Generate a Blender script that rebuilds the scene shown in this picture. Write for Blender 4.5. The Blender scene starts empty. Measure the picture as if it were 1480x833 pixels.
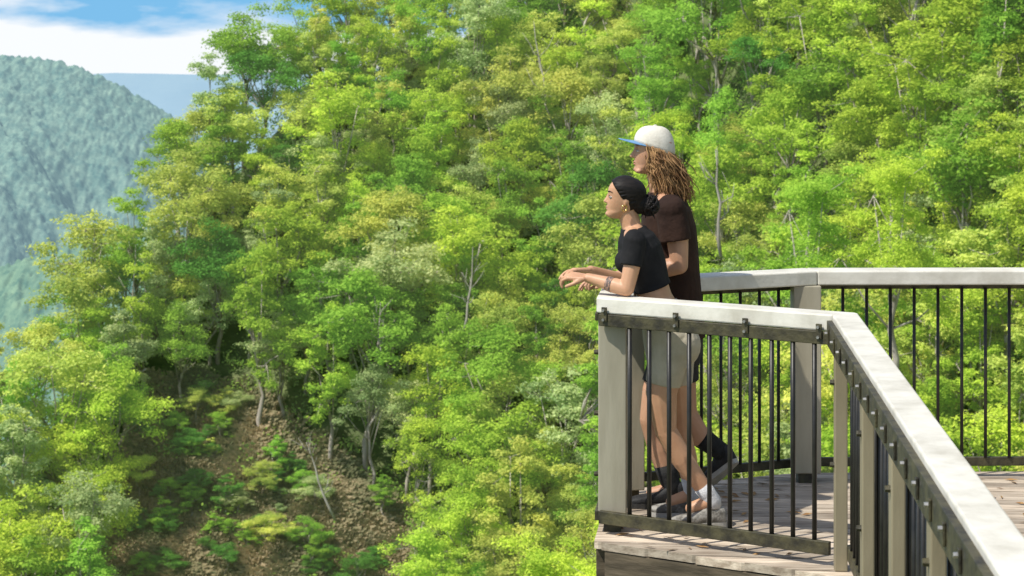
import bpy, bmesh, math, random
import numpy as np
from mathutils import Vector, Matrix, noise
random.seed(7)
rng = np.random.default_rng(7)
SC = bpy.context.scene
COL = SC.collection
F = 3000.0; CX = 740.0; YH = 60.0; CZ = 2.25
def P(px, py, d): return Vector(((px-CX)/F*d, d, CZ-(py-YH)/F*d))
Z = Vector((0, 0, 1))

# ------------------------------------------------------------------ materials
def newmat(name):
    m = bpy.data.materials.new(name); m.use_nodes = True
    nt = m.node_tree; nt.nodes.clear()
    out = nt.nodes.new('ShaderNodeOutputMaterial')
    return m, nt, out
def N(nt, t, **kw):
    n = nt.nodes.new(t)
    for k, v in kw.items():
        if k in n.inputs.keys(): n.inputs[k].default_value = v
        else: setattr(n, k, v)
    return n
def quiet(m):
    try: m.cycles.emission_sampling = 'NONE'
    except Exception: pass
def c4(c): return (c[0], c[1], c[2], 1)
def surf(name, c1, c2, scale=8, rough=.6, bump=.2, bscale=None, stretch=None, detail=5, sss=0, spec=.4, tint=0, metallic=0, lo=.35, hi=.65, bdist=.01):
    m, nt, out = newmat(name)
    tc = N(nt, 'ShaderNodeTexCoord'); mp = N(nt, 'ShaderNodeMapping')
    if stretch: mp.inputs['Scale'].default_value = stretch
    nt.links.new(tc.outputs['Object'], mp.inputs['Vector'])
    nz = N(nt, 'ShaderNodeTexNoise', Scale=scale, Detail=detail, Roughness=.6)
    nt.links.new(mp.outputs[0], nz.inputs['Vector'])
    rp = N(nt, 'ShaderNodeValToRGB')
    rp.color_ramp.elements[0].position = lo; rp.color_ramp.elements[1].position = hi
    rp.color_ramp.elements[0].color = c4(c1); rp.color_ramp.elements[1].color = c4(c2)
    nt.links.new(nz.outputs[0], rp.inputs[0])
    bs = N(nt, 'ShaderNodeBsdfPrincipled', Roughness=rough, Metallic=metallic)
    bs.inputs['Specular IOR Level'].default_value = spec
    colout = rp.outputs[0]
    if tint:
        at = N(nt, 'ShaderNodeAttribute', attribute_name='tint')
        ma = N(nt, 'ShaderNodeMath', operation='MULTIPLY_ADD'); ma.inputs[1].default_value = tint; ma.inputs[2].default_value = 1-tint*.5
        nt.links.new(at.outputs['Fac'], ma.inputs[0])
        mx = N(nt, 'ShaderNodeMix', data_type='RGBA', blend_type='MULTIPLY'); mx.inputs[0].default_value = 1
        nt.links.new(colout, mx.inputs[6]); nt.links.new(ma.outputs[0], mx.inputs[7])
        colout = mx.outputs[2]
    nt.links.new(colout, bs.inputs['Base Color'])
    if sss:
        bs.inputs['Subsurface Weight'].default_value = sss
        bs.inputs['Subsurface Radius'].default_value = (.012, .005, .003)
    if bump:
        n2 = N(nt, 'ShaderNodeTexNoise', Scale=bscale or scale*3, Detail=4)
        nt.links.new(mp.outputs[0], n2.inputs['Vector'])
        bp = N(nt, 'ShaderNodeBump', Strength=bump, Distance=bdist)
        nt.links.new(n2.outputs[0], bp.inputs['Height']); nt.links.new(bp.outputs[0], bs.inputs['Normal'])
    nt.links.new(bs.outputs[0], out.inputs[0])
    return m

def leafmat(name, fixed=None, trans=.45, haze=.06):
    m, nt, out = newmat(name)
    at = N(nt, 'ShaderNodeAttribute', attribute_name='tint')
    if fixed is None:
        oi = N(nt, 'ShaderNodeObjectInfo'); col = oi.outputs['Color']
    else:
        rgb = N(nt, 'ShaderNodeRGB'); rgb.outputs[0].default_value = c4(fixed); col = rgb.outputs[0]
    rp = N(nt, 'ShaderNodeValToRGB')
    e = rp.color_ramp.elements
    e[0].position = 0; e[0].color = (.48, .64, .52, 1); e[1].position = 1; e[1].color = (1.25, 1.22, 1.2, 1)
    nt.links.new(at.outputs['Fac'], rp.inputs[0])
    mx = N(nt, 'ShaderNodeMix', data_type='RGBA', blend_type='MULTIPLY'); mx.inputs[0].default_value = 1
    nt.links.new(col, mx.inputs[6]); nt.links.new(rp.outputs[0], mx.inputs[7])
    df = N(nt, 'ShaderNodeBsdfDiffuse'); tr = N(nt, 'ShaderNodeBsdfTranslucent')
    nt.links.new(mx.outputs[2], df.inputs[0]); nt.links.new(mx.outputs[2], tr.inputs[0])
    s1 = N(nt, 'ShaderNodeMixShader'); s1.inputs[0].default_value = trans
    nt.links.new(df.outputs[0], s1.inputs[1]); nt.links.new(tr.outputs[0], s1.inputs[2])
    # painted haze: glow lifts the leaf shadows, stronger farther up the valley
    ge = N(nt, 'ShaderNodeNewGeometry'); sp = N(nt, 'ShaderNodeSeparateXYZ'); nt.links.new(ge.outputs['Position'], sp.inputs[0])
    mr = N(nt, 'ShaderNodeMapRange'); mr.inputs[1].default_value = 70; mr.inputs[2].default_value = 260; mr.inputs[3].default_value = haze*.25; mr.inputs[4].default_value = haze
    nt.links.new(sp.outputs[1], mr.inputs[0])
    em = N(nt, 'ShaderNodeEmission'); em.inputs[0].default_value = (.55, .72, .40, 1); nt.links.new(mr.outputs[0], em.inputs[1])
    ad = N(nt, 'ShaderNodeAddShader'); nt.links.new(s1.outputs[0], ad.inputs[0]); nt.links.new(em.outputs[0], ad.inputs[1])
    nt.links.new(ad.outputs[0], out.inputs[0]); quiet(m)
    return m

MAT = dict(
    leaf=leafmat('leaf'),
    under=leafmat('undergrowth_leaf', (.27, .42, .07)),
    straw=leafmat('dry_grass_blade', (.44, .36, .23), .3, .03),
    bark=surf('bark', (.26, .22, .18), (.58, .52, .45), 1.2, .8, .5, 6, (1, 1, .25)),
    deadwood=surf('pale_dead_wood', (.30, .27, .23), (.52, .48, .42), 1.5, .8, .4, 6, (1, 1, .3)),
    cap=surf('weathered_cream_paint', (.47, .44, .365), (.71, .68, .60), 6, .5, .15, 40, lo=.25, hi=.6, detail=8),
    post=surf('beige_painted_timber', (.27, .24, .17), (.40, .365, .275), 6, .6, .2, 30, (1, 1, .2), lo=.25, hi=.7),
    postdark=surf('olive_brown_timber', (.17, .14, .085), (.30, .26, .17), 6, .6, .2, 30, (1, 1, .2), lo=.25, hi=.7),
    steel=surf('dark_mossy_steel', (.024, .021, .013), (.085, .075, .036), 14, .55, .3, 60, spec=.4),
    black=surf('black_rod', (.012, .012, .012), (.028, .026, .022), 10, .4, .05, 60),
    bolt=surf('bolt_metal', (.25, .24, .22), (.5, .48, .44), 40, .35, 0, metallic=.8),
    deck=surf('weathered_boards', (.29, .225, .165), (.57, .48, .375), 7, .75, .45, 30, (.6, 5, 5), tint=.7, bdist=.004),
    fascia=surf('dark_bearer', (.055, .042, .026), (.15, .115, .075), 6, .8, .4, 20, (.5, .5, 3)),
    litter=surf('dead_leaf', (.20, .09, .03), (.42, .26, .10), 30, .8, 0),
    skin_w=surf('tan_skin', (.48, .26, .15), (.57, .325, .195), 9, .48, .08, 160, sss=.1, bdist=.003),
    skin_m=surf('sunburnt_skin', (.45, .24, .145), (.53, .295, .185), 9, .5, .08, 160, sss=.1, bdist=.003),
    lips=surf('lips', (.42, .165, .12), (.46, .19, .14), 20, .4, 0),
    eye=surf('eye_white', (.55, .49, .45), (.62, .55, .5), 20, .2, 0),
    iris=surf('iris', (.03, .018, .012), (.05, .03, .018), 20, .15, 0),
    blackhair=surf('black_hair', (.006, .005, .005), (.016, .012, .010), 30, .6, .2, 90, (1, 4, 4), spec=.22, bdist=.0015),
    curl=surf('brown_curls', (.16, .078, .030), (.44, .26, .115), 16, .5, .2, 200, tint=.9, spec=.25),
    blacktop=surf('black_cotton', (.010, .010, .011), (.020, .019, .020), 12, .85, .6, 14, bdist=.012, spec=.2),
    browntee=surf('dark_brown_cotton', (.022, .011, .008), (.042, .021, .014), 8, .85, .8, 11, bdist=.02, spec=.2),
    khaki=surf('taupe_khaki_cloth', (.40, .355, .265), (.50, .445, .34), 12, .85, .7, 16, bdist=.012),
    darkshort=surf('charcoal_cloth', (.014, .013, .013), (.03, .028, .027), 12, .85, .5, 14, bdist=.01),
    capwhite=surf('off_white_canvas', (.58, .54, .46), (.70, .66, .58), 20, .8, .2, 120),
    capblue=surf('blue_canvas', (.10, .22, .40), (.15, .30, .50), 20, .75, .2, 120),
    sockw=surf('white_sock', (.46, .46, .47), (.58, .58, .59), 30, .9, .4, 120),
    sockb=surf('black_sock', (.010, .010, .010), (.022, .022, .022), 30, .9, .4, 120),
    shoew=surf('grey_mesh', (.10, .092, .078), (.30, .285, .255), 26, .7, .3, 90, lo=.42, hi=.60),
    shoeb=surf('black_canvas', (.010, .010, .011), (.025, .025, .026), 26, .7, .3, 90),
    sole=surf('white_rubber', (.34, .32, .28), (.46, .44, .40), 20, .6, 0),
    solek=surf('dark_rubber', (.02, .02, .02), (.06, .055, .05), 20, .6, 0),
    gold=surf('gold', (.75, .5, .16), (.85, .6, .22), 20, .25, 0, metallic=1),
    ink=surf('tattoo_ink', (.09, .07, .065), (.34, .20, .145), 90, .6, 0, lo=.45, hi=.55),
    lace=surf('lace', (.45, .44, .42), (.56, .55, .53), 20, .8, 0),
)

# ------------------------------------------------------------------ object helpers
def tag(o, label=None, cat=None, group=None, kind=None):
    if label: o['label'] = label
    if cat: o['category'] = cat
    if group: o['group'] = group
    if kind: o['kind'] = kind
    return o
def empty(name, loc):
    o = bpy.data.objects.new(name, None); COL.objects.link(o); o.location = loc
    o.empty_display_size = .2
    return o
def adopt(o, parent):
    o.parent = parent
    if parent.type == 'EMPTY': o.matrix_parent_inverse = Matrix.Translation(-parent.location)
    return o
def link(name, me, mat, parent=None, smooth=False):
    o = bpy.data.objects.new(name, me); COL.objects.link(o)
    if mat: me.materials.append(mat)
    if smooth: me.polygons.foreach_set('use_smooth', [True]*len(me.polygons))
    if parent is not None: adopt(o, parent)
    return o
class Geo:
    def __init__(s): s.v = []; s.f = []; s.t = []
    def add(s, v, f, t=None):
        b = len(s.v); s.v += [tuple(x) for x in v]; s.f += [tuple(i+b for i in q) for q in f]
        if t is not None: s.t += [t]*len(f)
    def box(s, p, q, w, h, up=Z, t=None):
        p = Vector(p); q = Vector(q); a = (q-p).normalized(); sd = a.cross(up).normalized(); u = sd.cross(a).normalized()
        v = [b+sd*(i*w/2)+u*(j*h/2) for b in (p, q) for i, j in ((-1, -1), (1, -1), (1, 1), (-1, 1))]
        s.add(v, [(3, 2, 1, 0), (4, 5, 6, 7), (0, 1, 5, 4), (1, 2, 6, 5), (2, 3, 7, 6), (3, 0, 4, 7)], t)
    def tube(s, pts, rad, seg=8, t=None, caps=True):
        pts = [Vector(p) for p in pts]; n = len(pts); V = []; Fc = []
        a = (pts[1]-pts[0]).normalized(); ref = Vector((1, 0, 0)) if abs(a.x) < .8 else Vector((0, 1, 0))
        nn = (ref-a*ref.dot(a)).normalized()
        for i in range(n):
            a = (pts[min(i+1, n-1)]-pts[max(i-1, 0)]).normalized()
            nn = (nn-a*nn.dot(a)).normalized(); bb = a.cross(nn)
            for k in range(seg):
                an = 2*math.pi*k/seg
                V.append(pts[i]+(nn*math.cos(an)+bb*math.sin(an))*rad[i])
        for i in range(n-1):
            for k in range(seg):
                k2 = (k+1) % seg
                Fc.append((i*seg+k, i*seg+k2, (i+1)*seg+k2, (i+1)*seg+k))
        if caps:
            Fc.append(tuple(range(seg-1, -1, -1))); Fc.append(tuple((n-1)*seg+k for k in range(seg)))
        s.add(V, Fc, t)
    def ell(s, c, r, axes=None, seg=16, rings=10, t=None):
        c = Vector(c); ax = axes or (Vector((1, 0, 0)), Vector((0, 1, 0)), Z)
        V = [c+ax[2]*r[2]]
        for i in range(1, rings):
            th = math.pi*i/rings
            for k in range(seg):
                ph = 2*math.pi*k/seg
                V.append(c+ax[0]*(r[0]*math.sin(th)*math.cos(ph))+ax[1]*(r[1]*math.sin(th)*math.sin(ph))+ax[2]*(r[2]*math.cos(th)))
        V.append(c-ax[2]*r[2]); Fc = []
        for k in range(seg): Fc.append((0, 1+k, 1+(k+1) % seg))
        for i in range(rings-2):
            for k in range(seg):
                k2 = (k+1) % seg
                Fc.append((1+i*seg+k, 1+(i+1)*seg+k, 1+(i+1)*seg+k2, 1+i*seg+k2))
        b = 1+(rings-2)*seg
        for k in range(seg): Fc.append((len(V)-1, b+(k+1) % seg, b+k))
        s.add(V, Fc, t)
    def cap(s, p, q, r1, r2, seg=14):
        s.ell(p, (r1,)*3, seg=seg, rings=8); s.ell(q, (r2,)*3, seg=seg, rings=8)
        s.tube([p, q], [r1, r2], seg)
    def limb(s, pts, rad):
        for i in range(len(pts)-1): s.cap(pts[i], pts[i+1], rad[i], rad[i+1])
    def loft(s, secs):
        n = len(secs[0]); V = [p for q in secs for p in q]; Fc = []
        for i in range(len(secs)-1):
            for k in range(n):
                k2 = (k+1) % n
                Fc.append((i*n+k, i*n+k2, (i+1)*n+k2, (i+1)*n+k))
        Fc.append(tuple(range(n-1, -1, -1))); Fc.append(tuple((len(secs)-1)*n+k for k in range(n)))
        s.add(V, Fc)
    def mesh(s, name):
        me = bpy.data.meshes.new(name); me.from_pydata(s.v, [], s.f); me.update()
        if s.t and len(s.t) == len(s.f):
            a = me.attributes.new('tint', 'FLOAT', 'FACE'); a.data.foreach_set('value', s.t)
        return me
    def obj(s, name, mat, parent=None, smooth=False, bevel=0):
        me = s.mesh(name)
        bm = bmesh.new(); bm.from_mesh(me)
        bmesh.ops.recalc_face_normals(bm, faces=bm.faces)
        if bevel: bmesh.ops.bevel(bm, geom=list(bm.edges), offset=bevel, segments=2, affect='EDGES', profile=.5)
        bm.to_mesh(me); bm.free()
        return link(name, me, mat, parent, smooth)
    def remesh(s, name, mat, parent, voxel, smooth=3, fac=.5):
        me = s.mesh(name+'_raw'); o = bpy.data.objects.new(name, me); COL.objects.link(o)
        r = o.modifiers.new('r', 'REMESH'); r.mode = 'VOXEL'; r.voxel_size = voxel; r.adaptivity = 0
        if smooth:
            q = o.modifiers.new('s', 'SMOOTH'); q.iterations = smooth; q.factor = fac
        bpy.context.view_layer.update()
        dg = bpy.context.evaluated_depsgraph_get()
        me2 = bpy.data.meshes.new_from_object(o.evaluated_get(dg)); me2.name = name
        bpy.data.objects.remove(o)
        return link(name, me2, mat, parent, True)

# ------------------------------------------------------------------ terrain
def interp(x, pts):
    if x <= pts[0][0]:
        (x0, y0), (x1, y1) = pts[0], pts[1]
    elif x >= pts[-1][0]:
        (x0, y0), (x1, y1) = pts[-2], pts[-1]
    else:
        for i in range(len(pts)-1):
            if x <= pts[i+1][0]:
                (x0, y0), (x1, y1) = pts[i], pts[i+1]; break
    return y0+(y1-y0)*(x-x0)/(x1-x0)
RIDGE = [(-95, -84), (-70, -63), (-56, -53), (-48, -42), (-41, -30), (-35, -17), (-23, -2), (-5, 11), (0, 14), (20, 28), (60, 56), (140, 80)]
FLOOR = -330
def T(x, y):
    near = -11-.30*max(0, y)+.45*min(max(0, x), 80)-.9*min(max(0, -x-2), 200)+8*math.exp(-((x-2)/9)**2)-.6*max(0, y-260)
    if y < 14: near = max(near, -9)*.5+near*.5
    near = max(near, FLOOR)
    S = -50+.68*(y+3*min(max(0, x-5), 60)-180)
    R = interp(max(-300, min(200, x)), RIDGE)-.40*max(0, y-242)
    z = max(near, min(S, max(R, FLOOR)))
    if y > 900: z -= .06*(y-900)
    return z
def ray(px, py, lift, d0=62, d1=420, step=2.0):
    sx = (px-CX)/F; sz = -(py-YH)/F
    d = d0
    while d < d1:
        if T(sx*d, d)+lift > CZ+sz*d: return d
        d += step
    return None
def inpoly(x, y, poly):
    r = False; j = len(poly)-1
    for i in range(len(poly)):
        xi, yi = poly[i]; xj, yj = poly[j]
        if (yi > y) != (yj > y) and x < (xj-xi)*(y-yi)/(yj-yi)+xi: r = not r
        j = i
    return r
GULLY = [(200, 590), (290, 562), (370, 592), (445, 642), (540, 692), (592, 742), (585, 960), (160, 960), (160, 735)]

def axis(lo, hi, step, far0, far1, grow):
    a = list(np.arange(lo, hi+.1, step)); s = step; x = lo
    left = []
    while x > far0: s *= grow; x -= s; left.append(x)
    s = step; x = a[-1]; right = []
    while x < far1: s *= grow; x += s; right.append(x)
    return left[::-1]+a+right
xs = axis(-110, 100, 3, -9000, 9000, 1.35); ys = axis(-20, 320, 3, -400, 12000, 1.35)
def rough_(x, y): return 2.2*noise.noise(Vector((x*.06, y*.06, 0)))+1.1*noise.noise(Vector((x*.22, y*.22, 3)))-.6
G = Geo(); dry = []
for y in ys:
    for x in xs:
        z = T(x, y)
        if -120 < x < 110 and y < 330: z += rough_(x, y)
        G.v.append((x, y, z))
        k = 0.
        if y > 150 and y < 260:
            px = CX+F*x/y; py = YH+F*(CZ-z)/y
            if inpoly(px, py, GULLY): k = 1.
        dry.append(k)
nx = len(xs)
for j in range(len(ys)-1):
    for i in range(nx-1): G.f.append((j*nx+i, j*nx+i+1, (j+1)*nx+i+1, (j+1)*nx+i))
m, nt, out = newmat('forest_floor')
tc = N(nt, 'ShaderNodeTexCoord')
n1 = N(nt, 'ShaderNodeTexNoise', Scale=.22, Detail=8, Roughness=.7); nt.links.new(tc.outputs['Object'], n1.inputs['Vector'])
r1 = N(nt, 'ShaderNodeValToRGB'); r1.color_ramp.elements[0].position = .35; r1.color_ramp.elements[1].position = .68
r1.color_ramp.elements[0].color = (.07, .11, .035, 1); r1.color_ramp.elements[1].color = (.19, .22, .085, 1)
r2 = N(nt, 'ShaderNodeValToRGB'); r2.color_ramp.elements[0].position = .36; r2.color_ramp.elements[1].position = .64
r2.color_ramp.elements[0].color = (.12, .10, .055, 1); r2.color_ramp.elements[1].color = (.30, .235, .15, 1)
nt.links.new(n1.outputs[0], r1.inputs[0]); nt.links.new(n1.outputs[0], r2.inputs[0])
at = N(nt, 'ShaderNodeAttribute', attribute_name='dry')
mx = N(nt, 'ShaderNodeMix', data_type='RGBA'); nt.links.new(at.outputs['Fac'], mx.inputs[0])
nt.links.new(r1.outputs[0], mx.inputs[6]); nt.links.new(r2.outputs[0], mx.inputs[7])
bs = N(nt, 'ShaderNodeBsdfPrincipled', Roughness=.95); nt.links.new(mx.outputs[2], bs.inputs['Base Color'])
bp = N(nt, 'ShaderNodeBump', Strength=.4, Distance=.4); n2 = N(nt, 'ShaderNodeTexNoise', Scale=1.2, Detail=6)
nt.links.new(tc.outputs['Object'], n2.inputs['Vector']); nt.links.new(n2.outputs[0], bp.inputs['Height']); nt.links.new(bp.outputs[0], bs.inputs['Normal'])
nt.links.new(bs.outputs[0], out.inputs[0])
me = G.mesh('ground'); a = me.attributes.new('dry', 'FLOAT', 'POINT'); a.data.foreach_set('value', dry)
tag(link('ground', me, m, None, True), 'steep forested hillside ground with a bare dry gully', 'ground', kind='structure')

# ------------------------------------------------------------------ distant hills
def painted_haze_mat(name, c1, c2, em, es, scale):  # distance haze painted in: bluish base colours plus a glow lifting the shadows
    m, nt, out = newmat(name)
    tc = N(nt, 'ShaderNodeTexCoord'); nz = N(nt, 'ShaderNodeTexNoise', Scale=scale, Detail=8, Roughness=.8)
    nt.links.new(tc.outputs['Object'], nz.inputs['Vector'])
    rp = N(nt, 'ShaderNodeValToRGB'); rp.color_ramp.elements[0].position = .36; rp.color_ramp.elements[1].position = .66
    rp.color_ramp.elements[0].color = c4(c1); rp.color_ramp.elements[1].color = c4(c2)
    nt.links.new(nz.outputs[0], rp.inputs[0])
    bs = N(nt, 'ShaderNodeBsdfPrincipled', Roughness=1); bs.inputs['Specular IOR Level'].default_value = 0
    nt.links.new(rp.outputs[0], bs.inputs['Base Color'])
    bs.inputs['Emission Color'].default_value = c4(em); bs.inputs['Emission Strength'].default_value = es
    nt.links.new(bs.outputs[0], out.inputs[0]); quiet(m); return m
def hill(d, ridge, px0, px1, nc, nr, run, drop, fold, fs, canopy, cell, mat, label, seed):
    G = Geo()
    for j in range(nr+1):
        t = j/nr
        for i in range(nc+1):
            px = px0+(px1-px0)*i/nc
            x = (px-CX)/F*d; y = d-run*t
            z = CZ-(interp(px, ridge)-YH)/F*d-drop*t
            p = Vector((x/fs+.35*y/fs, y/fs*.55, seed))
            z += fold*min(1, t*2.5+.05)*(.45-1.6*abs(noise.noise(p))+.6*noise.noise(p*2.3)+.35*noise.noise(p*5)+.2*noise.noise(p*11))
            if canopy:
                q = Vector((x/cell, y/cell*.55, seed+z/cell*.5))
                dd = noise.voronoi(q)[0]
                k = max(0, 1-dd[0]*dd[0]*1.6)*(.4+.9*abs(noise.noise(q*.31)))
                z += canopy*k+canopy*.6*noise.noise(q*2.7)
                y -= canopy*.5*k
            G.v.append((x, y, z))
    for j in range(nr):
        for i in range(nc):
            a = j*(nc+1)+i; G.f.append((a, a+1, a+nc+2, a+nc+1))
    return tag(G.obj('hills', mat, None, True), label, 'hills', kind='structure')
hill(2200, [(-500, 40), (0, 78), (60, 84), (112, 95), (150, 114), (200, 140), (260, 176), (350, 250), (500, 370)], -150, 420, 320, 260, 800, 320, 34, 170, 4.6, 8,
     painted_haze_mat('forest_painted_haze', (.04, .095, .085), (.19, .27, .20), (.40, .59, .72), .30, .06), 'hazy blue-green forested mountain filling the left side of the valley', 1.3)
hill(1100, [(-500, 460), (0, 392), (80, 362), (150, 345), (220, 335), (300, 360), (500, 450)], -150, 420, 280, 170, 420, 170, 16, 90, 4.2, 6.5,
     painted_haze_mat('near_forest_painted_haze', (.04, .10, .075), (.18, .27, .16), (.38, .57, .64), .24, .08), 'lower forested spur in front of the hazy mountain', 4.7)
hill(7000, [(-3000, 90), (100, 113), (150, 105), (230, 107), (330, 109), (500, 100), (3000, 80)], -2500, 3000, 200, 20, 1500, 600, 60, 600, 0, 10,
     painted_haze_mat('far_hill_painted_haze', (.12, .19, .24), (.15, .22, .26), (.46, .62, .76), .42, .002), 'flat blue ridge on the far horizon beyond the mountain', 8.1)

# ------------------------------------------------------------------ trees
def leafmesh(name, clumps, dens, ll, lw, seed, updir=.6, flat=.66):
    r = np.random.default_rng(seed); V = []; TT = []
    for (c, rad, ct) in clumps:
        n = max(6, int(dens*rad*rad))
        u = r.normal(size=(n, 3)); u /= np.linalg.norm(u, axis=1)[:, None]
        fl = (u[:, 2] < 0) & (r.random(n) < .55); u[fl, 2] *= -1
        rr = np.abs(r.normal(.80, .30, n))[:, None]
        pos = np.array(c)[None, :]+u*rr*np.array([rad, rad, rad*flat])
        nr_ = u*.55+np.array([0, 0, updir])+r.normal(size=(n, 3))*.45; nr_ /= np.linalg.norm(nr_, axis=1)[:, None]
        t = np.cross(nr_, r.normal(size=(n, 3))); t /= np.linalg.norm(t, axis=1)[:, None]
        b = np.cross(nr_, t); s = r.uniform(.6, 1.35, n)[:, None]
        t = t*s*ll*.5; b = b*s*lw*.5
        V.append(np.stack([pos-t, pos+b, pos+t, pos-b], axis=1).reshape(-1, 3))
        TT.append(np.clip(ct+r.normal(size=n)*.2, 0, 1))
    V = np.concatenate(V); TT = np.concatenate(TT); n = len(TT)
    me = bpy.data.meshes.new(name)
    me.vertices.add(n*4); me.vertices.foreach_set('co', V.astype(np.float32).ravel())
    me.loops.add(n*4); me.loops.foreach_set('vertex_index', np.arange(n*4, dtype=np.int32))
    me.polygons.add(n); me.polygons.foreach_set('loop_start', np.arange(0, n*4, 4, dtype=np.int32))
    me.update(); me.validate()
    a = me.attributes.new('tint', 'FLOAT', 'FACE'); a.data.foreach_set('value', TT.astype(np.float32))
    return me
def tree_proto(seed, style, total, ll, lw):
    """unit tree: 15 m tall, base at the origin"""
    R_ = random.Random(seed); h = 15.; R = {'open': 4.4, 'dense': 4.1, 'tall': 3.2}[style]
    g = Geo(); top = .66*h
    tp = [Vector((0, 0, -1.5))]
    for k in range(1, 6): tp.append(Vector((R_.gauss(0, .25)*k*.6, R_.gauss(0, .25)*k*.6, top*k/5)))
    g.tube(tp, [.27, .23, .20, .17, .14, .10], 8)
    cl = []
    nl = {'open': 11, 'dense': 14, 'tall': 11}[style]
    for i in range(nl):
        a = i*2.4+R_.uniform(-.4, .4); f = R_.uniform(.5, 1) if style != 'dense' else R_.uniform(.3, 1)
        b = tp[min(5, int(f*5))].copy()
        rad = R*R_.uniform(.25, .85); zz = h*(R_.uniform(.60, .95) if style == 'open' else R_.uniform(.36, .95) if style == 'dense' else R_.uniform(.42, .97))
        if i == 0: rad = .5; zz = h*.95
        if style != 'open': rad *= max(.35, 1.25-abs(zz/h-.55)*1.6)
        else: rad *= max(.4, 1.5-max(0, zz/h-.6)*2.4)*.85
        e = Vector((math.cos(a)*rad, math.sin(a)*rad, max(zz, b.z+.6)))
        mid = b.lerp(e, .5)+Vector((R_.gauss(0, .25), R_.gauss(0, .25), R_.uniform(-.5, .1)))
        g.tube([b, mid, e], [.09, .06, .03], 6)
        ct0 = R_.uniform(.28, .78)
        for k in range(R_.choice((4, 5, 6, 7))):
            off = Vector((R_.gauss(0, .27)*R, R_.gauss(0, .27)*R, R_.gauss(0, .065)*h))*.75
            c = e+off
            cr = R*R_.uniform(.13, .29)
            cl.append((c, cr, min(.92, max(.08, ct0+R_.uniform(-.15, .15)))))
            g.tube([e, e.lerp(c, .6)+Vector((0, 0, -.1)), c], [.03, .02, .01], 5)
    tot = sum(c[1]**2 for c in cl)
    crown = leafmesh('crown', cl, total/tot, ll, lw, seed)
    me = g.mesh('trunk'); me.polygons.foreach_set('use_smooth', [True]*len(me.polygons))
    me.materials.append(MAT['bark']); crown.materials.append(MAT['leaf'])
    return me, crown
FAR = [(tree_proto(100+i, s, 9500, .31, .15), s) for i, s in enumerate(('open', 'open', 'open', 'open', 'dense', 'dense', 'tall', 'tall', 'tall', 'open'))]
NEAR = [(tree_proto(200+i, s, 24000, .24, .10), s) for i, s in enumerate(('open', 'dense', 'open', 'dense'))]
COLS = {'lime-green': (.56, .68, .09), 'yellow-green': (.66, .68, .16), 'mid-green': (.35, .55, .075), 'dark green': (.16, .35, .06), 'pale olive': (.56, .61, .28)}
trees = []
def place_tree(px, py, d, h, col, near=None, force=None, name='forest_tree', noun=None):
    trees.append(dict(px=px, py=py, d=d, h=h, col=col, near=(d < 112) if near is None else near, style=force, name=name, noun=noun))
def pick(px, py):
    r = random.random()
    if px < 620 and py > 330 and py < 760 and px > 300: w = (.26, .14, .34, .20, .06)
    elif px > 1010: w = (.42, .30, .16, .03, .09)
    elif py > 620: w = (.52, .30, .12, .01, .05)
    else: w = (.32, .28, .21, .08, .11)
    acc = 0
    for k, q in zip(COLS, w):
        acc += q
        if r < acc: return k
    return 'lime-green'
acc_list = []
tries = 0
while len(acc_list) < 282 and tries < 9000:
    tries += 1
    px = random.uniform(-60, 1540); py = random.uniform(-60, 900)
    if px > 900 and py > 720: continue
    h = random.uniform(10, 18)
    d = ray(px, py, h*.72, random.uniform(84, 104))
    if d is not None and d < 112:
        h = random.uniform(7.5, 10.5); d = ray(px, py, h*.72, random.uniform(80, 104))
    if d is None: continue
    x = (px-CX)/F*d; z = T(x, d)
    r = F*h*.27/d; hb = F*h/d
    if any(inpoly(px+a*r, py+b*hb, GULLY) for a, b in ((0, 0), (-.4, .1), (.4, .1), (0, .3), (0, .5))): continue
    if d < 150 and px < 560: continue
    ok = True
    for (qx, qy, qr, qd) in acc_list:
        k = .50*(r+qr)
        if abs(qd-d) < 50 and ((qx-px)/k)**2+((qy-py)/(k*.72))**2 < 1: ok = False; break
    if not ok: continue
    acc_list.append((px, py, r, d))
    # crown centre really stands at terrain + .72 h
    place_tree(px, YH+F*(CZ-(z+h*.72))/d, d, h, pick(px, py))
for px, py, h, col in ((505, 120, 13, 'mid-green'), (470, 96, 14, 'yellow-green'), (535, 90, 14, 'lime-green'), (585, 60, 15, 'mid-green'), (640, 40, 15, 'lime-green'), (700, 30, 14, 'yellow-green')):
    d = ray(px, py, h*.72, 200)
    if d: place_tree(px, py, d, h, col, False)
place_tree(1290, 330, 112, 12, 'lime-green', True, 'dense')
place_tree(1170, 350, 116, 12, 'mid-green', True, 'dense')
# low bushes standing in the gully
nb = 0
while nb < 64:
    px = random.uniform(150, 610); py = random.uniform(565, 860)
    if not inpoly(px, py, GULLY): continue
    if noise.noise(Vector((px*.012, py*.012, 5))) < -.12: continue
    h = random.uniform(1.3, 4.4); d = ray(px, py, h*.6, 120)
    if d is None: continue
    place_tree(px, py, d, h, random.choice(['mid-green', 'dark green', 'pale olive', 'dark green', 'mid-green', 'yellow-green']), False, random.choice(['dense', 'open', 'tall']), 'gully_bush', 'low bush'); nb += 1

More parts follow.
